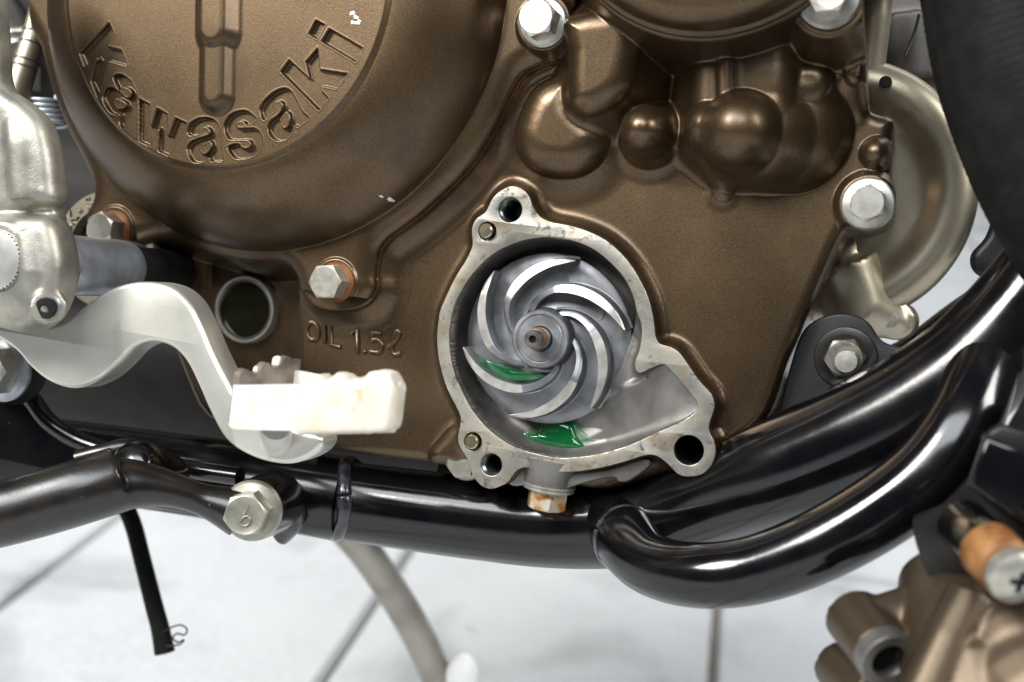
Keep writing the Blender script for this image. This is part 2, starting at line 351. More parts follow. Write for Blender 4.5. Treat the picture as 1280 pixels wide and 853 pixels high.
SEAMc = cat(XZ(SEAM, -1), True, 4)
DC, DR = np.array([-110.7, 97.7]), 58.6         # logo disc
PC, PR = np.array([-107.6, 99.4]), 84.2         # dome

engine = empty('engine', P(640, 600, 60), 'bronze painted motorcycle engine with an opened round water pump', 'engine')

# right-hand crankcase cover: one casting
def dome_h(X, Z, c, r, top, base):
    d = np.hypot(X - c[0], Z - c[1]) / r
    return np.where(d < 1, base + (top - base) * np.sqrt(np.clip(1 - d * d, 0, 1)), base - (d - 1) * r * 2.5)
def pad_h(S, top, rr, slope=1.6, sq=.965):
    """rounded pad: top inside, rolling off over rr mm, then a wall"""
    t = np.clip((S + rr) / rr, 0, 1) * sq; return np.where(S < 0, top - rr * (1 - np.sqrt(np.clip(1 - t * t, 0, 1))), top - rr * (1 - math.sqrt(1 - sq * sq)) - S * slope)
def c2(px, py, H): p = P(px, py, -H); return (p[0], p[2])
STROKES = []
def st(px): STROKES.append([c2(a, b, -7) for a, b in px])
st([(390 + 7.5 * math.cos(a), 414 + 10.8 * math.sin(a) + 1.2 * math.cos(a)) for a in np.linspace(0, 2 * math.pi, 17)])
st([(405, 406), (405, 428)]); st([(412.5, 407), (412.5, 431), (425, 434)])
st([(440, 417.5), (446, 412), (446.5, 441)]); st([(454.6, 439.2), (455.4, 440), (456.2, 440.8)])
st([(476, 417), (465, 415.5), (463.5, 426)]); st([(463.5, 426), (471, 424.5), (476.5, 432), (472.5, 440.5), (462, 439.5)])
st([(484, 434), (492, 428), (498, 419), (497, 414), (492.5, 417), (489.5, 430), (490, 441), (494.5, 443.5), (500.5, 441)])
def case_H(X, Z):
    S = sdf(X, Z, CASE)
    base = -7.2 + .6 * np.sin((X - 20) / 55) + .35 * np.sin(Z / 31 + 1)
    # deep recess left of the oil mark, where the oil window sits
    rx = c2(368, 440, -7)[0]
    rec = sst(rx - 1.2, rx + 1.2, X + .16 * (Z + 5)); H = -20 * (1 - rec) + base * rec
    blk, t = seg(X, Z, c2(228, 320, -16), c2(228, 372, -16)); H = smax(H, pad_h(blk - 6, -14, 3), 2.5)
    pk = c2(832, 92, -8); H = H - 9 * np.exp(-(((X - pk[0]) / 7) ** 2 + ((Z - pk[1]) / 10) ** 2))
    # pump flange and its fillet
    So = sdf(X, Z, OUT); fil = np.where(So < 0, -.5, -.5 - 3.4 * np.clip(So / .9, 0, 1) - 4.2 * (1 - (1 - np.clip((So - .5) / 7.0, 0, 1)) ** 2.2) - np.clip(So - 7.5, 0, 99) * .5)
    H = smax(H, fil, .8)
    # joint rim under the clutch cover
    Sc = sdf(X, Z, SEAMc); rim = np.where(Sc < 0, -.4, -.4 - 1.2 * np.clip(Sc / .6, 0, 1) - 6.2 * (1 - (1 - np.clip(Sc / 8.5, 0, 1)) ** 1.9) - np.clip(Sc - 8.5, 0, 99) * .7 - np.clip(Sc - .8, 0, 99) * 2.5 * sst(-88, -96, X))
    H = smax(H, rim, 1.2)
    # boss of the rim bolt, running down the case
    # relief of the upper right
    lob = cat(np.array([c2(a, b, 0) for a, b in [(640,158),(643,190),(662,213),(692,222),(725,219),(750,200),(760,172),(752,148),(728,120),(716,90),(690,92),(660,112)]]), True, 3)
    H = smax(H, pad_h(sdf(X, Z, lob), 3., 10, .7), 4)
    lob2 = cat(np.array([c2(a, b, 6) for a, b in [(708,20),(709,70),(709,122),(718,140),(738,147),(762,138),(786,118),(797,90),(806,50),(810,10)]]), True, 3)
    H = smax(H, pad_h(sdf(X, Z, lob2), 11, 7.5, 1.5), 3)
    H = smax(H, dome_h(X, Z, c2(806, 163, 4), 8.2, 12, -1), 1.8); d = np.hypot(X - c2(808, 170, 0)[0], Z - c2(808, 170, 0)[1]); H = smax(H, pad_h(d - 9.6, -2.5, 4, .8), 2.5)
    colm, _ = seg(X, Z, c2(930, 10, 9), c2(925, 120, 9)); H = smax(H, pad_h(colm - 15.5, 8.5, 7, 1.8), 4)
    rid, _ = seg(X, Z, c2(905, 40, 10), c2(907, 120, 10)); H = smax(H, pad_h(rid - 2.6, 10.5, 2.5, 1.), 2.5)
    H = smax(H, dome_h(X, Z, c2(925, 163, 10), 12.6, 19, 2), 3.5); H = smax(H, dome_h(X, Z, c2(884, 158, 8), 8.2, 13, 0), 4)
    H = smax(H, dome_h(X, Z, c2(958, 166, 6), 15.5, 10.5, -5), 3); H = smax(H, dome_h(X, Z, c2(985, 160, 4), 18, 5.5, -8), 3)
    arch, _ = seg(X, Z, c2(950, 100, 5), c2(1015, 100, 4)); H = smax(H, pad_h(arch - 6, 5.0, 5, 1.0), 5)
    tail, t = seg(X, Z, c2(905, 190, 3), c2(903, 240, -5)); H = smax(H, pad_h(tail - 11 + 7.5 * t, 4.5 - 9 * t, 4.5, .9), 4.)
    # oil filter housing and the boss beside it
    fc, fr = (38.6, 137.4), 46.8
    d = np.hypot(X - fc[0], Z - fc[1]) - fr; H = smax(H, pad_h(d, 21, 1.2, 4.5), 2.5)
    b = c2(1037, 0, 18); d = np.hypot(X - b[0], Z - b[1]) - 10.4; H = smax(H, pad_h(d, 17.5, 1, 2.8), 2.5)
    rimr, _ = seg(X, Z, c2(1068, -40, 6), c2(1072, 90, 2)); H = smax(H, pad_h(rimr - 4, 3, 3, 1.2), 5)
    # ears on the right edge
    H = smax(H, dome_h(X, Z, c2(1096, 190, -3), 5.2, -1.2, -9), 2)
    b = c2(1086, 255, -3); d = np.hypot(X - b[0], Z - b[1]) - 8.6; H = np.where(d < 2, smax(np.minimum(H, np.where(d < 0, -3.2, H)), pad_h(d, -3.2, .8, 1.6), .6), H)
    # ridge running to the lower right corner and low boss lines at the bottom edge
    d, t = seg(X, Z, c2(575, 556, -6), c2(560, 575, -8)); H = smax(H, pad_h(d - 7, -5, 5, .8), 3)
    # rolled outer edge
    e = np.clip((S + 4.2) / 4.2, 0, 1); H = H - 4.2 * (1 - np.sqrt(np.clip(1 - e * e, 0, 1))) * (H < 3)
    return H
def case_S(X, Z): return np.maximum(sdf(X, Z, CASE), -(sdf(X, Z, OUT) + .35))
cover = hf('crankcase_cover', bronze, engine, (-150, 108, -50, 130), .36, case_H, case_S, skirt=40)

for k_ in STROKES:      # raised oil mark
    q_ = cat(np.array(k_), False, 4) if len(k_) > 3 else np.array(k_)
    xx, zz = q_[:, 0], q_[:, 1]; yy = -case_H(xx[None], zz[None])[0]
    V, Fc = tube_geo(np.stack([xx, yy, zz], 1), .9, 12); V2 = V.copy(); obj('raised_letter', V2, Fc, bronze, cover, 80)

# pump gasket flange, bare metal, with its holes
holes = [circ(a, b, r) for a, b, r in HOLES] + [circ(a, b, r) for a, b, r in PINS]
gf = plate('gasket_flange', [OUT, INN[::-1]] + [h[::-1] for h in holes], 0, 3.6, .22, alu_face, engine, 30, 2)
for i, (a, b, r) in enumerate(HOLES):
    c = P(a, b, 0)
    prof = [(r + .02, -.25), (r + .05, -1.0)]
    if i < 2:
        for k in range(14): prof += [(r - .1, -1.2 - k * .9), (r - .55, -1.65 - k * .9)]
        lathe('threaded_hole', prof + [(r * .7, -15), (.01, -15.5)], c, hole_m, gf, ns=32, sm=40, cap0=False)
    else: lathe('bolt_hole', [(r + .03, -.25), (r - .05, -1.), (r - .1, -24), (.01, -25)], c, recess_shade, gf, ns=36, cap0=False)
for a, b, r in PINS:
    c = P(a, b, 0); lathe('pin_socket', [(r + .02, -.3), (r - .1, -3.4), (2.2, -3.5)], c, hole_m, gf, ns=30, cap0=False)
    lathe('dowel_pin', [(2.25, -6), (2.3, 1.2), (2.2, 1.65), (1.95, 1.85), (.01, 1.9)], c, brass_pin, engine, ns=30)

# volute chamber behind the flange
LEDGE = XZ([(789,398),(797,394),(805,404),(806,440),(800,452),(798,464),(806,470),(770,487),(735,507),(712,522),(735,498),(760,470),(775,440)], 3)
def vol_H(X, Z):
    d = -sdf(X, Z, INN); r = np.hypot(X, Z)
    floor_ = -12.5 - 1.2 * np.exp(-((r - 27) / 4) ** 2)
    floor_ = np.where(r > 27, np.minimum(floor_ + .22 * (r - 27), -11), floor_)
    rx, rz = P(770, 515, 5)[[0, 2]]; dx, dz = _n(np.array(P(850, 480, 3)[[0, 2]]) - np.array(P(720, 540, 9)[[0, 2]]))
    u = (X - rx) * dx + (Z - rz) * dz; v = -(X - rx) * dz + (Z - rz) * dx
    ramp = -13 + 10.3 * sst(-22, 30, u) + .006 * v * v
    H = np.where((u > -24) & (r > 26.5) & (v < 15) & (Z < 0), np.maximum(floor_, ramp), floor_)
    Sl = sdf(X, Z, cat(LEDGE, True, 3)); kl = 1 - sst(-1.3, 1.3, Sl); H = H * (1 - kl) + kl * -7.9
    w = np.where(d < 0, 0, 1 - np.sqrt(np.clip(1 - (1 - np.clip(d / 4.0, 0, 1)) ** 2, 0, 1)))   # filleted wall
    Hw = -2.2 - (H + 2.2) * 0 + (H + 2.2) * (1 - w)
    return np.where(d < .05, -1.0, np.minimum(Hw, -.6))
vol = hf('pump_chamber', alu_cast, engine, (-36, 58, -46, 38), .36, vol_H, lambda X, Z: sdf(X, Z, INN) - .5)

# clutch cover with the sunken lettering
def Z5(l, ox, oy, s): return [(ox + a / s, oy + b / s) for a, b in l]
LET = []
def let(l, ox, oy, s, n=1, hole=None):
    p = np.array([c2(a, b, 27) for a, b in Z5(l, ox, oy, s)]); p = cat(p, True, n) if n > 1 else p
    h = None
    if hole: h = cat(np.array([c2(a, b, 27) for a, b in Z5(hole, ox, oy, s)]), True, 4)
    LET.append((p, h))
let([(50,265),(258,45),(300,130),(240,215),(345,240),(390,355),(255,318),(180,582),(130,465),(162,330),(192,310),(175,292),(85,360)], 90, 20, 5.69)
let([(288,440),(310,420),(345,415),(400,450),(440,510),(460,575),(450,620),(400,710),(355,800),(330,755),(338,700),(300,700),(262,680),(225,625),(212,575),(230,525),(265,508),(300,515),(345,550),(375,580),(405,580),(420,550),(410,525),(375,505),(345,510),(330,525)], 90, 20, 5.69, 3, [(285,610),(300,585),(335,590),(370,610),(385,630),(370,655),(330,665),(300,645)])
let([(65,110),(180,172),(182,395),(205,410),(262,215),(368,275),(365,500),(385,512),(458,318),(578,375),(380,725),(270,670),(280,425),(175,620),(65,565)], 165, 110, 8.533)
let([(595,500),(600,400),(650,345),(740,315),(850,330),(910,390),(935,480),(940,620),(965,775),(900,779),(835,780),(815,740),(770,780),(700,800),(640,785),(600,730),(580,650),(610,580),(680,545),(790,510),(825,485),(820,440),(785,415),(740,425),(710,470),(700,495)], 165, 110, 8.533, 3, [(710,650),(740,605),(790,580),(830,565),(845,620),(820,670),(770,712),(725,690)])
let([(400,405),(300,455),(285,430),(250,415),(205,430),(195,460),(215,490),(300,490),(380,490),(430,525),(462,600),(450,690),(400,755),(310,795),(200,800),(150,760),(110,685),(180,650),(230,655),(250,690),(300,700),(345,675),(340,625),(300,605),(140,605),(95,560),(78,500),(85,430),(130,360),(200,320),(290,310),(360,350)], 270, 100, 8.125, 3)
let([(480,408),(440,320),(455,250),(510,180),(590,115),(680,82),(745,105),(800,190),(860,310),(935,385),(880,432),(830,475),(790,460),(760,530),(710,600),(630,620),(560,585),(520,510),(540,420),(620,360),(665,300),(670,240),(640,210),(600,215),(570,260),(580,320)], 270, 100, 8.125, 3, [(640,420),(670,360),(710,318),(740,350),(745,420),(720,480),(670,490)])
let([(65,490),(135,392),(300,545),(270,410),(370,295),(385,470),(615,505),(520,628),(395,605),(395,645),(455,705),(380,808)], 340, 15, 6.56)
let([(465,135),(740,295),(685,410),(400,240)], 340, 15, 6.56); let([(355,65),(430,105),(365,220),(295,180)], 340, 15, 6.56)
def clutch_H(X, Z):
    S = sdf(X, Z, SEAMc)
    H = 4.2 - 4.4 * (1 - np.sqrt(np.clip(1 - np.clip((S + 7.5) / 7.5, 0, 1) ** 2, 0, 1)))     # flange, rolled to the seam
    dp = PR - np.hypot(X - PC[0], Z - PC[1]); dd = np.hypot(X - DC[0], Z - DC[1]) - DR
    t = np.clip(dp / (dp + np.maximum(dd, 0) + 1e-6), 0, 1)
    q = np.sqrt(np.clip(1 - (1 - t) ** 2, 0, 1))
    dome = 3.0 + 22.5 * (.55 * np.clip(q, 0, 1) + .45 * (1 - (1 - t) ** 1.5))
    dome = np.where(dp > 0, dome, 3.0 + dp * 1.5)
    dome = np.where(dd < 0, 25.5, dome)
    dome += 1.3 * (1 - sst(-1.6, .2, dd))                                    # raised logo face
    H = smax(H, dome, 2.2)
    # bolt bosses
    for (a, b, hh, r) in ((418, 352, 5., 7.6), (679, 28, 6.5, 8.6), (142, 286, 5., 8.)):
        c = c2(a, b, hh); d = np.hypot(X - c[0], Z - c[1]); H = np.where(d < r, np.minimum(H, hh), H); H = smax(H, pad_h(d - r, hh, .7, 2.2), 1.)
    # rib with a step
    def rib(x0, y0, x1, y1, w, top):
        p, q_ = c2(x0, y0, 28), c2(x1, y1, 28); d, _ = seg(X, Z, p, q_); return pad_h(d - w, top, 2.4, 1.2, .86)
    H = smax(H, rib(270, 55, 269, 118, 4.3, 30.2), 1.); H = smax(H, rib(272, -60, 271, 38, 5.0, 31.6), 1.)
    # lettering sunk into the face
    cut = np.full(X.shape, 9.)
    for p, h in LET:
        m_ = (X > p[:, 0].min() - 1) & (X < p[:, 0].max() + 1) & (Z > p[:, 1].min() - 1) & (Z < p[:, 1].max() + 1)
        s = sdf(X[m_], Z[m_], p)
        if h is not None: s = np.maximum(s, -sdf(X[m_], Z[m_], h))
        cut[m_] = np.minimum(cut[m_], s)
    H = H - 1.75 * (1 - sst(-.36, .12, cut)) + .05 * np.exp(-((cut - .25) / .25) ** 2)
    return H
clutch = hf('clutch_cover', bronze, engine, (-202, -2, 5, 128), .2, clutch_H, lambda X, Z: sdf(X, Z, SEAMc), skirt=14)
# bare chips in the paint
for a, b, r in [(440.5, 16.5, .85), (444.5, 22.5, .9), (447.5, 28.5, 1.1), (441, 28.5, .7), (477, 246, .45), (488.5, 250.5, .8)]:
    q = np.array([9., 0])
    hh = 20.
    for _ in range(12): q = np.array(c2(a, b, hh)); hh = float(clutch_H(np.array([[q[0]]]), np.array([[q[1]]]))[0, 0])
    an = np.linspace(0, 2 * math.pi, 11, endpoint=False); rr = r * (1 + .3 * rng.standard_normal(11)); V = []
    for sc, dh in ((1, .03), (.8, .07)):
        xx = q[0] + sc * rr * np.cos(an); zz = q[1] + sc * rr * .8 * np.sin(an)
        V += [(x_, -h_ - dh, z_) for x_, z_, h_ in zip(xx, zz, clutch_H(xx[None], zz[None])[0])]
    obj('paint_chip', V, [(k, (k + 1) % 11, 11 + (k + 1) % 11, 11 + k) for k in range(11)] + [tuple(range(11, 22))], white_chip, clutch, 60)

# oil filter cover at the top
fcov = lathe('filter_cover', [(45.8, 20.6), (45.9, 21.4), (45.4, 22.2), (44.6, 22.4), (44.3, 23.0), (44, 27), (42.6, 30), (39.5, 31.6), (32, 32.6), (30.6, 33.6), (29.5, 34.2), (0.01, 34.6)], (38.6, 0, 137.4), bronze, engine, ns=120, sm=50)

# oil window
c = P(307, 387, 17.6); win = lathe('oil_sight_glass', [(12.2, -6), (12.2, .4), (11.7, 1.2), (10.9, 1.2), (10.6, .3), (10.3, -1.4)], c, zinc, engine, ns=56)
lathe('glass', [(10.4, -1.3), (10.2, -.9), (.01, -.8)], c, glass_m, win, ns=48)
lathe('inner_ring', [(10.7, .4), (10.5, .9), (10.0, .9), (9.8, .4), (9.8, -.9)], c, steel, win, ns=56, cap0=False, cap1=False)

# cover bolts
NY = (0, -1, 0)
flange_bolt('flange_bolt', P(680, 29, -6.2), (0, -1, .0), engine, zinc, zinc, 10.6, 7.4, 7.6, 1.9, .35, 'whitish bolt with a rust spot beside the oil filter cover', group=None)
flange_bolt('flange_bolt', P(420, 353, -4.8), NY, engine, zinc, rust, 10.2, 7.0, 6.6, 1.8, .15, 'silver bolt with orange rust below the clutch cover')
flange_bolt('flange_bolt', P(144, 287, -4.8), NY, engine, zinc, rust, 9.8, 7.6, 6.8, 1.8, .5, 'rusty bolt beside the kick-start shaft')
flange_bolt('flange_bolt', P(1085, 255.5, 3.0), NY, engine, zinc, zinc, 9.4, 4.6, 7.6, 1.9, .52, 'clean zinc bolt on the ear beside the silver crankcase')
flange_bolt('flange_bolt', P(1037, -2, -17.6), NY, engine, zinc, zinc, 10.4, 6, 8.6, 2.2, .1, 'bright bolt at the oil filter cover', dish=2.)
flange_bolt('flange_bolt', P(584, 576, 12), NY, engine, zinc_dull, zinc_dull, 9.0, 5.5, 6.6, 1.6, .3, 'dull bolt half hidden behind the pump flange')

# drain plug below the pump
dn = _n(np.array([-.02, 0, -1.])); d0 = P(690, 583, 9)
boss = tube_geo([d0 - dn * 3, d0, d0 + dn * 2.5, d0 + dn * 5.6], [11, 10, 8.9, 8.7], 36)
drain = obj('drain_boss', boss[0], boss[1], alu_cast, engine, 40)
lathe('sealing_washer', [(8.2, 5.2), (8.7, 5.5), (8.7, 6.1), (8.0, 6.3), (8.0, 6.7), (8.3, 6.9), (8.3, 7.5), (6, 7.7)], d0, zinc, drain, dn, 40)
V, Fc = hex_geo(11.4, 6.6, d0 + dn * 7.3, dn, .62); hd = obj('drain_plug', V, Fc, zinc_rust, drain, 28)
# underside web of the pump body
web = cat(XZ([(632,585),(660,583),(700,590),(760,586),(805,572),(815,580),(790,600),(775,602),(768,596),(735,602),(700,612),(665,606),(640,606)], 6), True, 3)
plate('pump_body_underside', [web], 4, 26, .8, alu_cast, engine)

# main castings behind the covers
fuse('crankcase', [lathe_geo([(55, 0), (60, -6), (60, -110), (40, -120)], (-20, 34, 40), NY, 40),
     tube_geo([(-150, 80, 90), (-60, 80, 60), (40, 80, 70)], [50, 58, 50], 24),
     tube_geo([(-110, 80, -2), (30, 80, -2)], [34, 34], 24), tube_geo([(-290, 110, 20), (-270, 110, 20), (-100, 110, 5), (20, 110, 0)], [40, 58, 56, 50], 24), tube_geo([(-290, 120, 100), (-270, 120, 100), (-60, 120, 100)], [40, 66, 66], 24), tube_geo([(-340, 105, -34), (-330, 105, -34), (-120, 105, -36), (-20, 105, -30)], [30, 45, 45, 38], 24)], 3., dark_case, engine, 8)
cs = np.array([79.9, 40., 58.9])
fr_ = lathe('front_crankcase', [(43, -70), (43.6, -30), (43.3, -6), (42.6, -2.6), (41, -.2), (38.5, 1.3), (35.5, 1.9), (33, 1.4), (30.8, .1), (29, -1.4), (27, -2.5), (24.5, -3), (20, -3), (.01, -2.6)], cs, silver_case, engine, ns=96, sm=60)
geos = [tube_geo([P(1100, -60, 38), P(1092, 20, 40), P(1080, 110, 46)], [5.5, 5.5, 6], 24), tube_geo([P(1050, 330, 42), P(1075, 395, 44), P(1128, 404, 46)], [12, 12, 4.5], 24),
        tube_geo([P(1118, 400, 43), P(1125, 402, 70)], [6.5, 6.5], 24), tube_geo([P(1080, 60, 52), P(1060, 200, 52), P(1050, 330, 50)], [7, 9, 9], 24)]
fuse('mounting_lug', geos, 1.0, silver_case, fr_, 6)
lathe('lug_bolt', [(2.6, -1), (2.6, .5), (2.2, 1.0), (.01, 1.1)], P(1113, 401, 39), zinc_dull, fr_, ns=24)
dk = mat('grey_case', (.075, .068, .06), .5, .45, (.06, .055, .05), 90, .4, .6, bump=.08)
bl = fuse('cylinder_base', [tube_geo([P(1145, 25, 75), P(1145, 110, 75)], [16, 17], 32), lathe_geo([(16, 0), (16.5, -1), (16.5, -50)], P(1195, 75, 62), NY, 36), lathe_geo([(30, 0), (30, -40)], P(1120, 60, 68), NY, 30)], 1.2, dk, engine, 4)
tube('gasket_edge', interp_path([(1149, 18, 52, .4), (1142, 45, 52, .4), (1131, 70, 50, .4)], 6)[0], .5, black_satin, bl, 10)
lathe('crankcase_dimple', [(2.0, .25), (1.8, .6), (.01, .7)], P(1107, 103, 37.2), dark_case, fr_, ns=20)  # dimple drawn as a near-black cap, its shade painted on
# lower crankcase edge seen below the pump
geo = tube_geo(interp_path([(555, 596, 45, 6), (640, 600, 45, 6), (720, 606, 45, 6.5), (800, 592, 45, 6.5), (850, 570, 45, 6)], 6)[0], 7.5, 24)
obj('sump_edge', geo[0], geo[1], silver_case, engine, 60)

# kick-start boss with raised letters
kc = P(130, 312, 0); kb = lathe('kickstart_boss', [(20.8, -40), (20.8, -1), (20.2, 0), (14.6, 0), (14.3, -1.2), (13.8, -6), (8, -6.5)], kc, silver_case, engine, ns=64)
word = 'ICK-STA'
for i, ch in enumerate(word):
    ang = math.radians(176 - i * 14.5); tv, tf = text_geo(ch, 5.8, .6)
    ca, sa = math.cos(ang - math.pi / 2), math.sin(ang - math.pi / 2); rr = 17.5
    x = kc[0] + rr * math.cos(ang) + tv[:, 0] * ca - tv[:, 1] * sa; z = kc[2] + rr * math.sin(ang) + tv[:, 0] * sa + tv[:, 1] * ca
    obj('raised_letter', np.stack([x, kc[1] - .2 - tv[:, 2], z], 1), tf, silver_case, kb, 30)
lathe('shaft_seal', [(13.7, -5.8), (13.2, -3.4), (9.5, -3.4), (8.5, -6)], kc, black_satin, kb, ns=48)

# ------------------------------------------------------------------ impeller
imp = empty('pump_impeller', (0, 8, 0), 'grey cast six-vaned impeller in the open water pump', 'impeller')
lathe('back_disc', [(27.0, -13), (27.2, -8.6), (26.9, -8.3), (24, -8.0), (18, -7.4), (13, -6.8), (10, -6.0), (9.1, -4)], (0, 0, 0), imp_m, imp, ns=110, sm=40)
hub = lathe('hub', [(9.2, -6), (9.25, -.5), (8.9, 0), (7.9, .05), (7.6, -.25), (7.3, -.3), (7.0, .0), (4.2, .05), (3.95, -.2), (3.9, -2)], (0, 0, 0), imp_m, imp, ns=64, sm=30)
sh = lathe('shaft', [(3.55, -3), (3.55, 4.2), (3.2, 4.8), (3.05, 5.4), (3.1, 5.8), (2.9, 6.2), (2.9, 8.0), (2.55, 8.7), (1.2, 8.8), (1.05, 8.2), (.95, 4), (.01, 3.5)], (.2, 0, .2), steel, imp, ns=40, sm=30)
lathe('bore_shade_disc', [(1.1, 8.3), (1.0, 8.2), (.01, 7.6)], (.2, 0, .2), recess_shade, sh, ns=20, cap0=False)  # black disc closing the bore; the shade inside is painted
lathe('rust_ring', [(3.35, 4.55), (3.45, 4.9), (3.3, 5.5), (3.1, 5.7)], (.2, 0, .2), rust, sh, ns=36)
def vane(k):
    th0 = math.radians(14 + 60 * k); n = 34; V = []; Fc = []; pts = []
    for i in range(n):
        r = 8.9 + 17.8 * i / (n - 1); th = th0 + math.radians(np.interp(r, [8.9, 10.5, 12.5, 16.5, 20, 23.5, 26.7], [118, 104, 92, 66, 41, 19, 0])); pts.append((r * math.cos(th), r * math.sin(th)))
    pts = np.array(pts)
    for _ in range(3): pts[1:-1] = (pts[:-2] + 2 * pts[1:-1] + pts[2:]) / 4
    T = np.gradient(pts, axis=0); T /= np.linalg.norm(T, axis=1)[:, None]; m_ = 12
    for i in range(n):
        t = i / (n - 1); c = pts[i]; nn = np.array([-T[i, 1], T[i, 0]]); r = np.hypot(*c)
        base = -np.interp(r, [9, 10, 13, 18, 24, 27], [5.0, 6.0, 6.8, 7.4, 8.0, 8.4]) - .4
        top = np.interp(t, [0, .14, .34, .42, .85, 1], [-5.2, -4.4, -2.0, -1.0, -1.3, -2.2])
        w = np.interp(t, [0, .2, .4, .55, .75, .92, 1], [.8, .95, 1.15, 1.6, 1.55, .95, .3])
        prof = [(-w - 1.1, base), (-w - .4, base + .35), (-w - .12, base + 1.2), (-w, top - .16), (-w + .14, top), (-.05, top), (.05, top), (w - .14, top), (w, top - .16), (w + .12, base + 1.2), (w + .4, base + .35), (w + 1.1, base)]
        sg_ = 1 if nn.dot(c) > 0 else -1
        for k2, (a, h) in enumerate(prof): V.append((c[0] + nn[0] * a, -(h - (.34 * a * sg_ / w if 3 <= k2 <= 8 else 0)), c[1] + nn[1] * a))
    tops = []
    for i in range(n - 1):
        for j in range(m_ - 1):
            tops.append(1 if 4 <= j <= 6 and i > n * .42 else 0); Fc.append((i * m_ + j, i * m_ + j + 1, (i + 1) * m_ + j + 1, (i + 1) * m_ + j))
    Fc += [tuple(range(m_))[::-1], tuple((n - 1) * m_ + j for j in range(m_))]; tops += [0, 0]
    o = obj('vane', V, Fc, vane_m, imp, 38); o.data.materials.append(vane_top); o.data.polygons.foreach_set('material_index', tops); return o
for k in range(6): vane(k)
for a, b in ((745, 392), (701, 350), (612, 462)):
    c = P(a, b, 7.4); lathe('ejector_mark', [(2.6, -.6), (2.55, .12), (2.3, .12), (2.2, -.05), (.01, -.05)], c, imp_m, imp, ns=32)

# coolant left in the pump
def puddle(name, outline, y0, bulge, label, m_=None, parent=None):
    L = cat(XZ(outline, y0), True, 4); c = L.mean(0); V = []; n = len(L); rings = 9
    for k in range(rings):
        s = 1 - k / rings
        for p in L: q_ = c + (p - c) * s; V.append((q_[0], y0 - bulge * math.sqrt(max(1 - s * s, 0)), q_[1]))
    V.append((c[0], y0 - bulge, c[1])); Fc = []
    for k in range(rings - 1): Fc += [(k * n + j, k * n + (j + 1) % n, (k + 1) * n + (j + 1) % n, (k + 1) * n + j) for j in range(n)]
    Fc += [((rings - 1) * n + j, (rings - 1) * n + (j + 1) % n, len(V) - 1) for j in range(n)]
    b0 = len(V); V += [(p[0], y0 + 4.5, p[1]) for p in L]
    Fc += [(b0 + j, b0 + (j + 1) % n, (j + 1) % n, j) for j in range(n)] + [tuple(b0 + j for j in range(n))[::-1]]
    o = obj(name, V, Fc, m_ or coolant, parent, 70)
    return tag(o, label, 'coolant') if label else o
p1 = puddle('coolant_puddle', [(655,546),(668,543),(676,534),(684,527),(700,526),(714,532),(720,545),(727,553),(735,562),(715,568),(690,567),(668,561)], 10.8, 1.5, 'green coolant pooled at the bottom of the pump chamber')
p2 = puddle('coolant_puddle', [(603,448),(614,455),(635,461),(660,465),(695,468),(688,473),(665,477),(640,478),(622,472),(610,462)], 6.4, 1.6, 'green coolant caught between two impeller vanes below the hub')
puddle('wet_film', [(636,546),(655,540),(672,530),(690,524),(716,527),(732,542),(760,556),(745,566),(715,570),(690,569.5),(662,563),(645,556)], 11.3, .8, None, film_m, p1)
puddle('wet_film', [(596,443),(608,449),(640,457),(672,463),(702,466),(692,476),(668,482),(640,483),(616,475),(604,462)], 7.0, .6, None, film_m, p2)

# ------------------------------------------------------------------ frame
frame = empty('motorcycle_frame', P(640, 700, 15), 'glossy black tubular cradle frame running under the engine', 'frame')
mp, mr = interp_path([(-60, 560, 14, 12.5), (60, 572, 16, 13), (180, 590, 18, 13.2), (300, 606, 20, 13.4), (430, 626, 23, 13.8), (600, 648, 25, 14.2), (700, 657, 25, 14.2), (790, 652, 22, 14.4), (870, 628, 17, 14.6), (960, 594, 9, 15.8), (1060, 553, 4, 16.6), (1150, 507, 0, 16.6), (1230, 446, -3, 15.8), (1310, 350, -4, 14.5), (1370, 250, -4, 14)], 10)
tube('lower_tube', mp, mr, black_paint, frame, 40)
sp, sr = interp_path([(-60, 556, 13, 14.4), (120, 578, 16, 14.4), (260, 598, 18.5, 14.6), (380, 616, 21, 14.8), (434, 625, 22.5, 14.9)], 8)
tube('tube_sleeve', sp, sr, black_paint, frame, 40)
def weld(path, r, parent, n=1.6):
    """row of overlapping beads"""
    p = np.asarray(path); d = np.concatenate([[0], np.cumsum(np.linalg.norm(np.diff(p, axis=0), axis=1))]); N = max(int(d[-1] / .45), 6)
    q = np.stack([np.interp(np.linspace(0, d[-1], N), d, p[:, i]) for i in range(3)], 1)
    rr = r * (1 + .05 * np.interp(np.arange(N), np.arange(0, N + 9, 9), rng.standard_normal(len(np.arange(0, N + 9, 9))))); rr[0] = rr[-1] = r * .3
    return tube('weld_bead', q, rr, weld_m, parent, 14, 80)
T_, U_, V_ = frames(sp); i = len(sp) - 1
ring = [sp[i] + T_[i] * (2.2 * math.sin(a * 2 + .6) + 2.0 * math.cos(a)) + 12.8 * (math.cos(a) * U_[i] + math.sin(a) * V_[i]) for a in np.linspace(0, 2 * math.pi, 50)]
weld(ring, 2.7, frame, 3.)
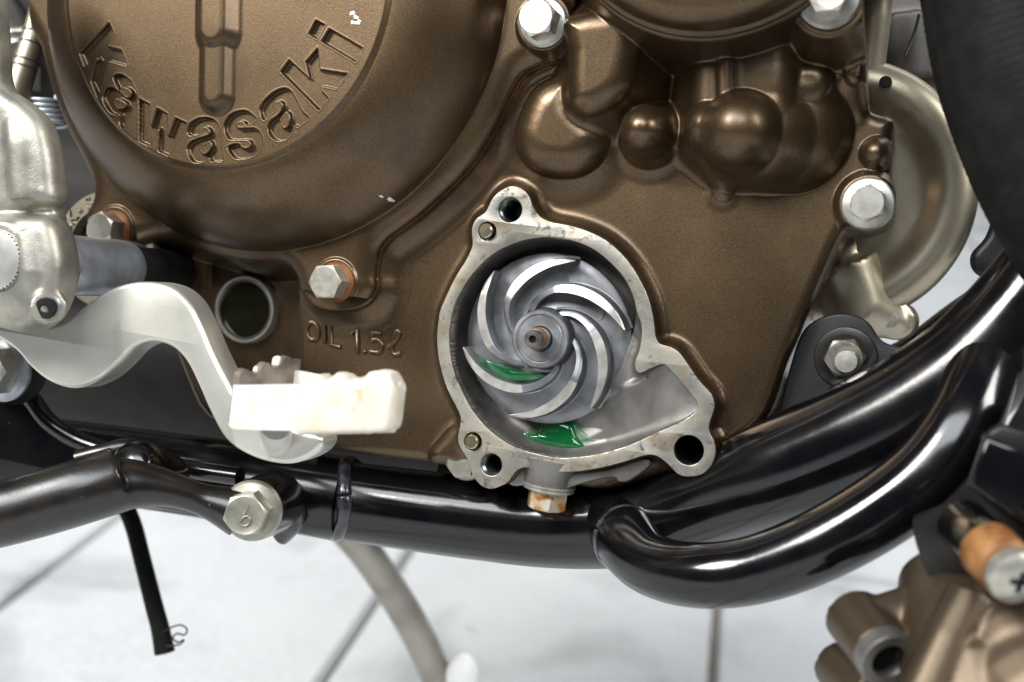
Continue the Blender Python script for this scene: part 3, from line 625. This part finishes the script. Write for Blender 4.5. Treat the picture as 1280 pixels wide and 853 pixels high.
# engine guard tube, welded to the lower tube at both ends
gp, gr = interp_path([(768, 650, 16, 9.5), (783, 676, 2, 10), (815, 706, -12, 9.2), (870, 719, -22, 9.2), (940, 713, -25, 9.4), (1020, 684, -27, 9.8), (1100, 639, -27, 10.0), (1160, 591, -26, 10.0), (1200, 536, -23, 9.8), (1222, 482, -16, 9.5), (1240, 430, -6, 9.5)], 9)
guard = tube('guard_tube', gp, gr, black_paint, frame, 40)
T_, U_, V_ = frames(gp)
for i, rr in ((8, 7.9),):
    weld([gp[i] + T_[i] * 2.5 * math.sin(a) + rr * (math.cos(a) * U_[i] + math.sin(a) * V_[i]) for a in np.linspace(0, 2 * math.pi, 44)], 2.5, guard, 3.)
# gusset plate with its engine bolt
gus = cat(XZ([(930,600),(968,530),(985,470),(1002,418),(1025,398),(1056,392),(1084,402),(1100,424),(1118,433),(1146,440),(1176,462),(1150,520),(1060,560)], 16), True, 4)
gu = plate('gusset_plate', [gus], 14, 19, .8, black_satin, frame)
nb = P(1057, 447, 14); ax = (.0, -1, 0)
wsh = lathe('washer', [(9.2, 0), (9.3, .6), (9.0, 1.2), (7.2, 1.6), (6.6, 1.6)], nb, worn_black, gu, ax, 48)
V, Fc = hex_geo(10.6, 5, nb + np.array([0, -1.2, 0]), ax, .2, dish=.6); obj('lock_nut', V, Fc, mat('dark_nut', (.26, .25, .225), .85, .32, (.16, .15, .13), 300, .4, .6), gu, 28)
lathe('stud_end', [(3.7, 0), (3.7, 8.2), (3.2, 9.0), (.01, 9.3)], nb + np.array([.6, 0, -.8]), zinc, gu, ax, 32)
# dark inner plate with rivets behind the gusset
ip = XZ([(888,590),(905,566),(930,545),(955,520),(975,480),(1010,470),(1000,560),(950,600)], 40)
pl_ = plate('inner_plate', [ip], 40, 43, .5, dk, frame)
for a, b in ((926, 541), (952, 539)): lathe('rivet', [(1.3, -.5), (1.2, .6), (.6, 1.0), (.01, 1.1)], P(a, b, 40), zinc, pl_, ns=18)
# cross tube and plate behind, at the right
cp, cr = interp_path([(1080, 500, 75, 14), (1150, 470, 75, 14), (1220, 420, 75, 14), (1290, 372, 75, 14), (1350, 300, 75, 14)], 6); tube('far_side_tube', cp, cr, black_paint, frame, 32)
br = cat(XZ([(1330,190),(1280,222),(1256,240),(1244,262),(1232,296),(1214,318),(1216,338),(1236,350),(1290,366),(1340,350)], 40), True, 4)
plate('radiator_bracket', [br], 36, 44, 2.5, black_satin, frame)
# plate joining the frame at the left
lp = cat(XZ([(-60,470),(20,486),(48,520),(96,556),(150,580),(190,612),(120,640),(20,650),(-60,650)], -8), True, 4)
fp_ = plate('side_plate', [lp], -9, -4, 1.6, black_paint, frame)
tube('plate_rim', interp_path([(-40, 474, -8, 2), (28, 490, -8, 3), (62, 528, -8, 3.4), (110, 556, -7, 3.4), (200, 580, -7, 2.6), (300, 596, -8, 1.5)], 8)[0], 3.2, black_paint, fp_, 20)
flange_bolt('side_bolt', P(6, 462, -24), NY, frame, zinc, bluezinc, 15, 8, 11, 2.4, .1, 'large zinc hexagon bolt below the kick-start lever', dish=2)
tube('bolt_boss', [P(14, 465, -22), P(14, 465, -4)], 11.5, black_satin, frame, 32)

# ------------------------------------------------------------------ foot peg bracket
peg = empty('footpeg_bracket', P(150, 640, -30), 'dark worn steel foot peg bracket bolted to the frame', 'bracket')
pp, pr = interp_path([(-70, 662, -66, 9.5), (-10, 646, -62, 10.0), (50, 630, -56, 10.2), (110, 612, -50, 10.2), (152, 598, -44, 10.3)], 8)
a0 = tube_geo(pp, pr, 32)
sq = interp_path([(130, 606, -46, 9.4), (175, 606, -42, 7.4), (215, 612, -38, 5.6), (255, 625, -33, 5.2), (300, 640, -28, 8.2)], 8)
arm = fuse('arm', [a0, tube_geo(sq[0], sq[1], 28), tube_geo([P(-30, 640, -66), P(-60, 560, -60)], [8, 8], 24)], .8, worn_black, peg, 5)
tube('rear_web', interp_path([(98, 574, -30, 2.5), (130, 566, -28, 3.2), (165, 560, -24, 3.2), (200, 585, -20, 2.5), (214, 612, -16, 1.5)], 8)[0], 3.0, worn_black, peg, 20)
tube('collar', interp_path([(160, 575, -34, 9), (182, 590, -24, 9), (205, 600, -12, 9)], 6)[0], [4.5, 6.8, 8.0, 8.7, 9.1] + [9.2] * 8, black_paint, peg, 36)
bx = _n(P(290, 655, -52) - P(322, 634, -22)); b0 = P(316, 638, -28)
tube('mount_boss', [P(346, 626, 12), P(332, 632, -14), b0], [10.8, 10.2, 9.6], black_paint, peg, 40)
weld(cat(np.array([P(352, 606, 8), P(368, 628, 6), P(368, 652, 6), P(350, 672, 8)]), False, 6), 3.2, peg)
fb = flange_bolt('peg_bolt', b0, bx, peg, zinc_dull, zinc_dull, 12.2, 8.2, 9.6, 2.4, .3, 'dull zinc flange bolt with an embossed mark', dish=.4)
tp = b0 + bx * 10.2; a_, u_, v_ = axes(bx); ex = _n(np.array([1., 0, 0]) - bx * bx[0]); ez = np.cross(ex, bx); ez = ez if ez[2] > 0 else -ez
mk = [(.6, 2.6), (.1, 1.2), (-.6, -.6), (-.9, -2.0), (-.2, -2.6), (.9, -2.3), (1.5, -1.3), (1.1, -.3), (.1, -.2), (-.7, -1.2)]
tube('embossed_mark', cat(np.array([tp - bx * .15 + ex * a * 1.25 + ez * b * 1.25 for a, b in mk]), False, 5), .3, zinc_dull, fb, 8)

# ------------------------------------------------------------------ brake pedal
ped = empty('brake_pedal', P(200, 480, -45), 'silver S-shaped brake pedal with a cream-daubed toothed toe tip', 'pedal')
arm_o = [(-60,396),(-10,404),(40,410),(80,402),(110,378),(145,358),(180,352),(212,358),(234,376),(250,405),(264,438),(280,470),(300,502),(330,522),(372,538),(398,544),(402,556),(390,570),(364,580),(335,578),(305,567),(280,548),(262,516),(247,482),(232,452),(214,434),(190,428),(166,436),(146,456),(122,476),(92,486),(62,478),(38,460),(16,436),(-20,416),(-60,410)]
pa = plate('arm', [cat(XZ(arm_o, -45), True, 4)], -45, -34, 1.5, pedal_m, ped, 45, 3)
# toe tip: toothed ring standing out from the arm
tx0, tx1 = P(286, 515, -78)[0], P(492, 515, -78)[0]; tz = P(390, 543, -78)[2]
def toe_wall(pts, zb, zt, teeth, th):
    """upright strip along pts (x, y) with a saw-toothed top"""
    p = np.array(pts); d = np.concatenate([[0], np.cumsum(np.linalg.norm(np.diff(p, axis=0), axis=1))]); n = 120
    s = np.linspace(0, d[-1], n); x = np.interp(s, d, p[:, 0]); y = np.interp(s, d, p[:, 1]); T = np.gradient(np.stack([x, y], 1), axis=0); T /= np.linalg.norm(T, axis=1)[:, None]
    N = np.stack([-T[:, 1], T[:, 0]], 1) * th / 2; V = []; Fc = []
    for i in range(n):
        top = zt(s[i] / d[-1]) + teeth(s[i])
        zz = zb(s[i] / d[-1])
        for sg in (-1, 1):
            V.append((x[i] + sg * N[i, 0], y[i] + sg * N[i, 1], zz)); V.append((x[i] + sg * N[i, 0], y[i] + sg * N[i, 1], top))
    for i in range(n - 1):
        a, b = 4 * i, 4 * i + 4
        Fc += [(a, b, b + 1, a + 1), (a + 2, a + 3, b + 3, b + 2), (a + 1, b + 1, b + 3, a + 3), (a, a + 2, b + 2, b)]
    Fc += [(0, 1, 3, 2), (4 * n - 4, 4 * n - 2, 4 * n - 1, 4 * n - 3)]
    return V, Fc
skew = (tz - P(286, 543, -78)[2]) / max(P(390, 543, -78)[0] - tx0, 1)
slope = (P(492, 541, -78)[2] - P(290, 541, -78)[2]) / (tx1 - tx0); zb0 = P(290, 541, -78)[2]
ftop = P(300, 488, -78)[2] - zb0
front = [(tx0 + 1.2, -70.5), (tx0 + .2, -73.5), (tx0 + .8, -76.5), (tx0 + 3.5, -78.2), (tx0 + 9, -78.6), (tx1 - 3, -78.2), (tx1, -76)]
zline = lambda L: (lambda t: zb0 + slope * L * t)
LX = tx1 - tx0
V, Fc = toe_wall(front, lambda t: zb0 + slope * LX * t + 6.0 * max(0, 1 - t * 6) ** 1.6, lambda t: zb0 + slope * LX * t + ftop * (1.0 + .12 * t), lambda s: 0, 2.4)
obj('front_wall', V, Fc, pad_m, ped, 40)
bk0 = P(296, 487, -70)
ltop = P(366, 447, -52)[2]; lend = P(368, 490, -52)
lw = [(bk0[0], -71), (P(330, 480, -62)[0], -62), (lend[0], -52)]
tz_ = lambda s: 1.5 * max(0, math.sin(s * 2 * math.pi / 7.0)) ** .6 if math.sin(s * 2 * math.pi / 7.0) > 0 else -.6
V, Fc = toe_wall(lw, lambda t: zb0 + 1 + 2 * t, lambda t: P(300, 470, -70)[2] * (1 - t) + (ltop + .4) * t, tz_, 2.6)
wl = obj('toothed_wall', V, Fc, pad_dark, ped, 40)
for a, b, y in ((299, 477, -69), (323, 465, -63), (347, 453, -57)): 
    v, f = lathe_geo([(2.0, -1.5), (1.7, 0), (1.25, 1.2), (.8, 1.7), (.01, 1.8)], P(a, b, y), (-.2, -.3, 1), 20); obj('tooth_tip', v, f, cream, wl, 180)
V, Fc = toe_wall([(lend[0], -53), (P(425, 468, -54)[0], -54), (P(462, 480, -57)[0], -57), (P(484, 490, -64)[0], -64), (P(492, 500, -74)[0], -74)], lambda t: zb0 + slope * LX * (.4 + .6 * t) + 2, lambda t: P(372, 463, -53)[2] * (1 - t) + (P(490, 500, -74)[2]) * t, lambda s: 0, 2.2)
obj('rear_wall', V, Fc, pad_m, ped, 40)
# thick cream paint over the tip
gx0, gx1 = P(372, 500, -79)[0], P(497, 500, -79)[0]; n1, n2 = 90, 40; V = []; Fc = []
lump = rng.standard_normal((n1, n2))
for _ in range(14): lump = (lump + np.roll(lump, 1, 0) + np.roll(lump, -1, 0) + np.roll(lump, 1, 1) + np.roll(lump, -1, 1)) / 5
lump /= lump.std(); tt = np.linspace(0, 1, n1)
toptop = np.interp(tt, [0, .06, .12, .2, .27, .33, .38, .45, .52, .58, .63, .7, .8, .9, 1], [485, 470, 474, 466, 473, 470, 464, 466, 474, 470, 473, 463, 461, 464, 482])
for i in range(n1):
    x = gx0 + (gx1 - gx0) * tt[i]; px = 372 + 125 * tt[i]
    zt = P(px, toptop[i], -77)[2]; zbm = P(px, 544 - 4 * tt[i], -78)[2] - .2
    nom = P(px, 474, -77)[2] + 0 * zt; hh = (nom - zbm) / 2; cz = (nom + zbm) / 2; hy = 4.6; cy = -76.6
    endf = min(1, (1 - (abs(tt[i] - .5) * 2) ** 16) + .02)
    for j in range(n2):
        a = 2 * math.pi * j / n2; ca, sa = math.cos(a), math.sin(a); e = .3
        yy = math.copysign(abs(ca) ** e, ca) * hy * (.5 + .5 * endf); z2 = math.copysign(abs(sa) ** e, sa) * hh * (.75 + .25 * endf)
        V.append((x, cy + yy + .02 * lump[i, j], cz + z2 + (zt - nom) * max(0, sa) ** 3 + .08 * lump[i, (j + 7) % n2]))
Fc = [(i * n2 + j, i * n2 + (j + 1) % n2, (i + 1) * n2 + (j + 1) % n2, (i + 1) * n2 + j) for i in range(n1 - 1) for j in range(n2)] + [tuple(range(n2))[::-1], tuple((n1 - 1) * n2 + j for j in range(n2))]
ct = obj('cream_coating', V, Fc, cream, ped, 60); ct['label'] = 'thick cream paint caked over the toe tip'
tube('tip_stem', [P(345, 552, -44), P(345, 540, -60), P(345, 532, -72)], [4.5, 4.5, 4], pad_m, ped, 20)

# ------------------------------------------------------------------ kick-start lever
kick = empty('kick_start_lever', P(40, 400, -60), 'rough cast silver kick-start lever on its splined shaft', 'lever')
KO = cat(XZ([(-60,-60),(0,-60),(4,0),(10,60),(14,112),(38,128),(62,152),(74,190),(79,230),(81,256),(76,264),(77,272),(84,284),(92,312),(94,340),(90,366),(80,392),(66,408),(48,416),(24,412),(-10,404),(-60,400)], -55), True, 4)
kcap = P(-4, 325, -66)
def plate_geo(loops, y0, y1, bevel):
    o = plate('t', loops, y0, y1, bevel, castzinc, None, 40, 5); me = o.data
    V = (np.array([v.co[:] for v in me.vertices]) + np.array(o.location) - HUB) * 1000 @ RW; Fc = [tuple(p.vertices) for p in me.polygons]
    bpy.data.objects.remove(o); bpy.data.meshes.remove(me); return V, Fc
up_o = cat(XZ([(-60,-60),(0,-60),(4,0),(9,60),(13,108),(38,128),(62,152),(74,190),(79,230),(80,252),(60,259),(-60,262)], -56), True, 3)
lo_o = cat(XZ([(-60,274),(60,272),(80,278),(88,296),(94,325),(93,350),(88,372),(78,394),(64,408),(46,416),(24,412),(-10,404),(-60,400)], -56), True, 3)
mid_o = XZ([(-60, 240), (70, 240), (76, 262), (80, 292), (-60, 292)], -54)
fuse('lever_casting', [plate_geo([up_o], -63, -51, 4.5), plate_geo([lo_o], -65, -51, 4.5), plate_geo([mid_o], -58, -50, 2.5),
     tube_geo([P(22, 150, -60), P(30, 180, -60), P(34, 250, -60)], [4, 5.5, 5], 20), tube_geo([P(38, 290, -62), P(46, 340, -62), P(42, 395, -60)], [4.5, 5.5, 4], 20),
     tube_geo([P(61, 384, -52), P(61, 384, -64)], [5.6, 5.2], 28), tube_geo([kcap + [0, 14, 0], kcap + [0, .6, 0], kcap + [0, 0, 0]], [13, 12, 11], 32)], .75, castzinc, kick, 5)
capm = mat('pale_cap', (.75, .75, .72), .8, .3, (.6, .6, .58), 150, .4, .6)
cp_ = lathe('pivot_cap', [(9.4, -66), (9.4, -1), (9.0, .6), (8.2, .8), (.01, .9)], kcap + np.array([0, 66 - 66.2, 0]), capm, kick, ns=48)
for k in range(40):
    a = 2 * math.pi * k / 40; c = kcap + np.array([8.9 * math.cos(a), -.75, 8.9 * math.sin(a)]); 
    if k % 1 == 0: lathe('knurl_mark', [(.26, -.2), (.24, .16), (.01, .2)], c, dark_case, cp_, ns=8)
ssp = P(61, 384, -62); sx = _n(np.array([.35, -1, -.1]))
ss = lathe('set_screw', [(4.3, -1), (4.4, 1.2), (3.9, 1.8), (3.5, 1.8), (3.4, .9)], ssp, bluezinc, kick, sx, 36)
lathe('screw_tip', [(3.2, -1), (3.2, 3.0), (2.9, 3.5), (1.4, 3.6), (.9, 2.6), (.01, 2.5)], ssp, black_satin, ss, sx, 30)
k0 = P(70, 331, -53); tube('shaft_collar', [k0, k0 * [1, 0, 1] + [0, -24, 0], k0 * [1, 0, 1] + [0, -20, 0], k0 * [1, 0, 1] + [0, -19, 0]], [9.4, 9.4, 9.2, 8.6], bluezinc, kick, 48)
tube('collar_groove', [k0 * [1, 0, 1] + [0, -19.2, 0], k0 * [1, 0, 1] + [0, -14.5, 0]], 8.2, black_satin, kick, 40)
tube('shaft', [k0 * [1, 0, 1] + [0, -15, 0], k0 * [1, 0, 1] + [0, 12, 0]], 7.6, black_satin, kick, 36)

# ------------------------------------------------------------------ cable, spring and pipe at the upper left
cb, crr = interp_path([(62, -40, 8, 3.2), (50, 10, 6, 3.6), (40, 50, 4, 4.0), (30, 85, 2, 4.6), (20, 118, 0, 5.0), (12, 150, -2, 5.2)], 8)
ca_ = tag(tube('cable_sleeve', cb, crr, silver_case, None, 28), 'silver tapered cable sleeve between kick lever and clutch cover', 'cable')
for i in (14, 17, 22, 24): 
    T_, U_, V_ = frames(cb); lathe('crimp_ring', [(crr[i] - .1, -.5), (crr[i] + .25, -.2), (crr[i] + .25, .2), (crr[i] - .1, .5)], cb[i], dk, ca_, T_[i], 28)
h = []; s0, s1 = P(52, 122, 6), P(66, 158, 8)
for t in np.linspace(0, 1, 130): a = t * 2 * math.pi * 5.5; h.append(s0 + (s1 - s0) * t + np.array([6.2 * math.cos(a), 5 * math.sin(a), .8 * math.cos(a)]))
tag(tube('return_spring', h, .8, bluezinc, None, 12), 'small steel coil spring behind the kick lever', 'spring')
wp, wr = interp_path([(-30, -30, 50, 9), (0, 20, 50, 9), (14, 45, 50, 9), (22, 64, 50, 9)], 6)
pi_ = tag(tube('brake_pipe', wp, wr, dk, None, 30), 'dark grey pipe with bright end rings behind the kick lever', 'pipe')
T_, U_, V_ = frames(wp)
for k, o_ in enumerate((0, -4)): lathe('end_ring', [(9, -1.2), (9.8, -.8), (10, 0), (9.8, .8), (8.2, 1.2), (7.5, .6)], wp[-1 + o_], zinc, pi_, T_[-1 + o_], 36)
tag(tube('shock_link', interp_path([(-40, 95, 60, 6), (10, 90, 60, 6), (50, 100, 60, 6)], 6)[0], 5, zinc, None, 24), 'bright metal link crossing behind the cable sleeve', 'link')

# ------------------------------------------------------------------ hoses
hp, hr = interp_path([(1262, -90, -18, 25), (1276, -20, -18, 25), (1290, 60, -18, 25), (1316, 140, -18, 25), (1352, 220, -18, 25), (1400, 300, -18, 25)], 26)
hr = hr + .07 * np.sin(np.arange(len(hr)) * 2.1)
tag(tube('radiator_hose', hp, hr, rubber, None, 64, 80), 'thick black radiator hose in front of the silver crankcase', 'hose')
op, orr = interp_path([(120, 560, 45, 3.4), (150, 620, 45, 3.4), (166, 655, 45, 3.4), (178, 700, 45, 3.4), (192, 755, 45, 3.5), (200, 785, 45, 3.6), (206, 816, 45, 4.0)], 8)
dh = tag(tube('drain_hose', op, orr, rubber, None, 24), 'thin black drain hose hanging down over the paving', 'hose')
tube('wire_tie', interp_path([(204, 790, 41, 1), (218, 783, 41, 1), (228, 782, 42, 1), (234, 788, 42, 1), (230, 794, 43, 1), (222, 792, 43, 1), (216, 797, 43, 1), (222, 803, 42, 1), (230, 800, 42, 1), (224, 806, 42, 1), (208, 808, 41, 1)], 6)[0], .35, black_satin, dh, 8)

# side stand on the far side
sg, sr_ = interp_path([(385, 615, 150, 8.2), (448, 680, 175, 8.2), (492, 742, 200, 8.3), (528, 805, 222, 8.5), (562, 885, 245, 8.6)], 6)
ex_ = sg[-1] - sg[-2]; ext = [sg[-1] + ex_ / np.linalg.norm(ex_) * k for k in (40, 80)]
stn = empty('side_stand', sg[0], 'grey round side stand leg leaning on the paving beyond the frame', 'side stand')
stm = mat('grey_stand', (.34, .32, .28), .85, .34, (.27, .25, .215), 60, .4, .6)
tube('leg', np.concatenate([sg, ext]), np.concatenate([sr_, [8.6, 8.6]]), stm, stn, 32)
c = P(577, 842, 232); v, f = sphere_geo(c, 8.5, (1, 1, 1.3)); obj('end_cap', v, f, white_m, stn, 180)
tube('cap_stem', [c, c + np.array([2, 0, -30])], 8, white_m, stn, 28)

# ------------------------------------------------------------------ loose pump cover with its hose and clamp
pc = empty('pump_cover', P(1200, 850, -55), 'bronze water pump cover hanging loose below the frame', 'cover')
ea = _n(np.array([.50, -.82, -.27])); e1 = P(1110, 825, -66); e0 = e1 - ea * 19
geos = [tube_geo([P(1178, 716, -38), P(1196, 770, -48), P(1225, 850, -60), P(1240, 920, -66)], [11, 15, 19, 20], 28), sphere_geo(P(1290, 830, -55), 24), sphere_geo(P(1330, 900, -55), 34),
        tube_geo([P(1215, 745, -64), P(1185, 800, -70), P(1150, 880, -76)], [6, 5.5, 6], 24),
        tube_geo([e0, e1 - ea * 3], [7.4, 7.2], 32), tube_geo([e0 + ea * 5, P(1180, 770, -46)], [6.0, 10], 28), tube_geo([P(1046, 830, -44), P(1100, 880, -62)], [6.5, 8], 28), tube_geo([P(1095, 862, -50), P(1200, 840, -54)], [5, 14], 24)]
fuse('body', geos, .7, mat('dull_bronze', (.085, .062, .040), .7, .42, (.06, .044, .028), 60, .35, .65, bump=.15, bscale=2200), pc, 5)
bb = lathe('bolt_boss_face', [(7.0, -4), (7.1, -3), (7.1, .3), (6.7, .7), (4.4, .7), (4.2, .2), (4.1, -4)], e1, alu_cast, pc, ea, 40, cap0=False, cap1=False)
lathe('bolt_hole', [(4.22, .1), (4.12, -2.6), (.01, -2.7)], e1, recess_shade, bb, ea, 36, cap0=False)
hz, hzr = interp_path([(1180, 712, -40, 15), (1230, 690, -42, 15), (1280, 640, -42, 15), (1320, 590, -40, 15), (1360, 520, -36, 15)], 10)
ch_ = tag(tube('coolant_hose', hz, hzr, rubber, None, 40), 'short black coolant hose pushed onto the loose pump cover', 'hose')
clamp = empty('hose_clamp', P(1260, 640, -60), 'metal hose clamp with a rust-stained screw barrel', 'clamp')
q0 = cat(np.array([P(1208, 606, -62), P(1218, 575, -66), P(1232, 543, -66), P(1290, 560, -70), P(1330, 600, -70), P(1320, 690, -70), P(1280, 660, -68), P(1240, 622, -64)])[:, [0, 2]], True, 2)
plate('band', [XZ([(1209,606),(1232,545),(1300,570),(1310,680),(1276,655)], -62)], -64, -56, 1.2, black_paint, clamp)
plate('band_tab', [XZ([(1226,548),(1240,536),(1252,530),(1300,545),(1300,575)], -56)], -58, -52, 1., black_satin, clamp)
s0, s1 = P(1200, 652, -60), P(1270, 722, -82); sa_ = _n(s1 - s0)
tube('screw_barrel', [s0, s0 + sa_ * 1, s0 + (s1 - s0) * .52], [4.6, 6.2, 6.2], mat('dark_chrome', (.16, .17, .18), 1., .2, (.2, .18, .15), 200, .4, .6), clamp, 36)
tube('rusty_collar', [s0 + (s1 - s0) * .5, s0 + (s1 - s0) * .56, s0 + (s1 - s0) * .82, s0 + (s1 - s0) * .86], [6.4, 6.7, 6.4, 5.5], rust, clamp, 36)
sc_ = lathe('screw_head', [(5.8, -3), (6.3, -1), (6.0, .6), (4.6, 1.6), (2.5, 2.0), (.01, 2.0)], s1, zinc, clamp, sa_, 40)
a_, u_, v_ = axes(sa_)
tube('cross_slot', [s1 + sa_ * 1.9 + u_ * 2.4, s1 + sa_ * 1.9 - u_ * 2.4], .7, recess_shade, sc_, 8); tube('cross_slot', [s1 + sa_ * 1.9 + v_ * 2.4, s1 + sa_ * 1.9 - v_ * 2.4], .7, recess_shade, sc_, 8)  # slots drawn as black bars, their shade given by colour
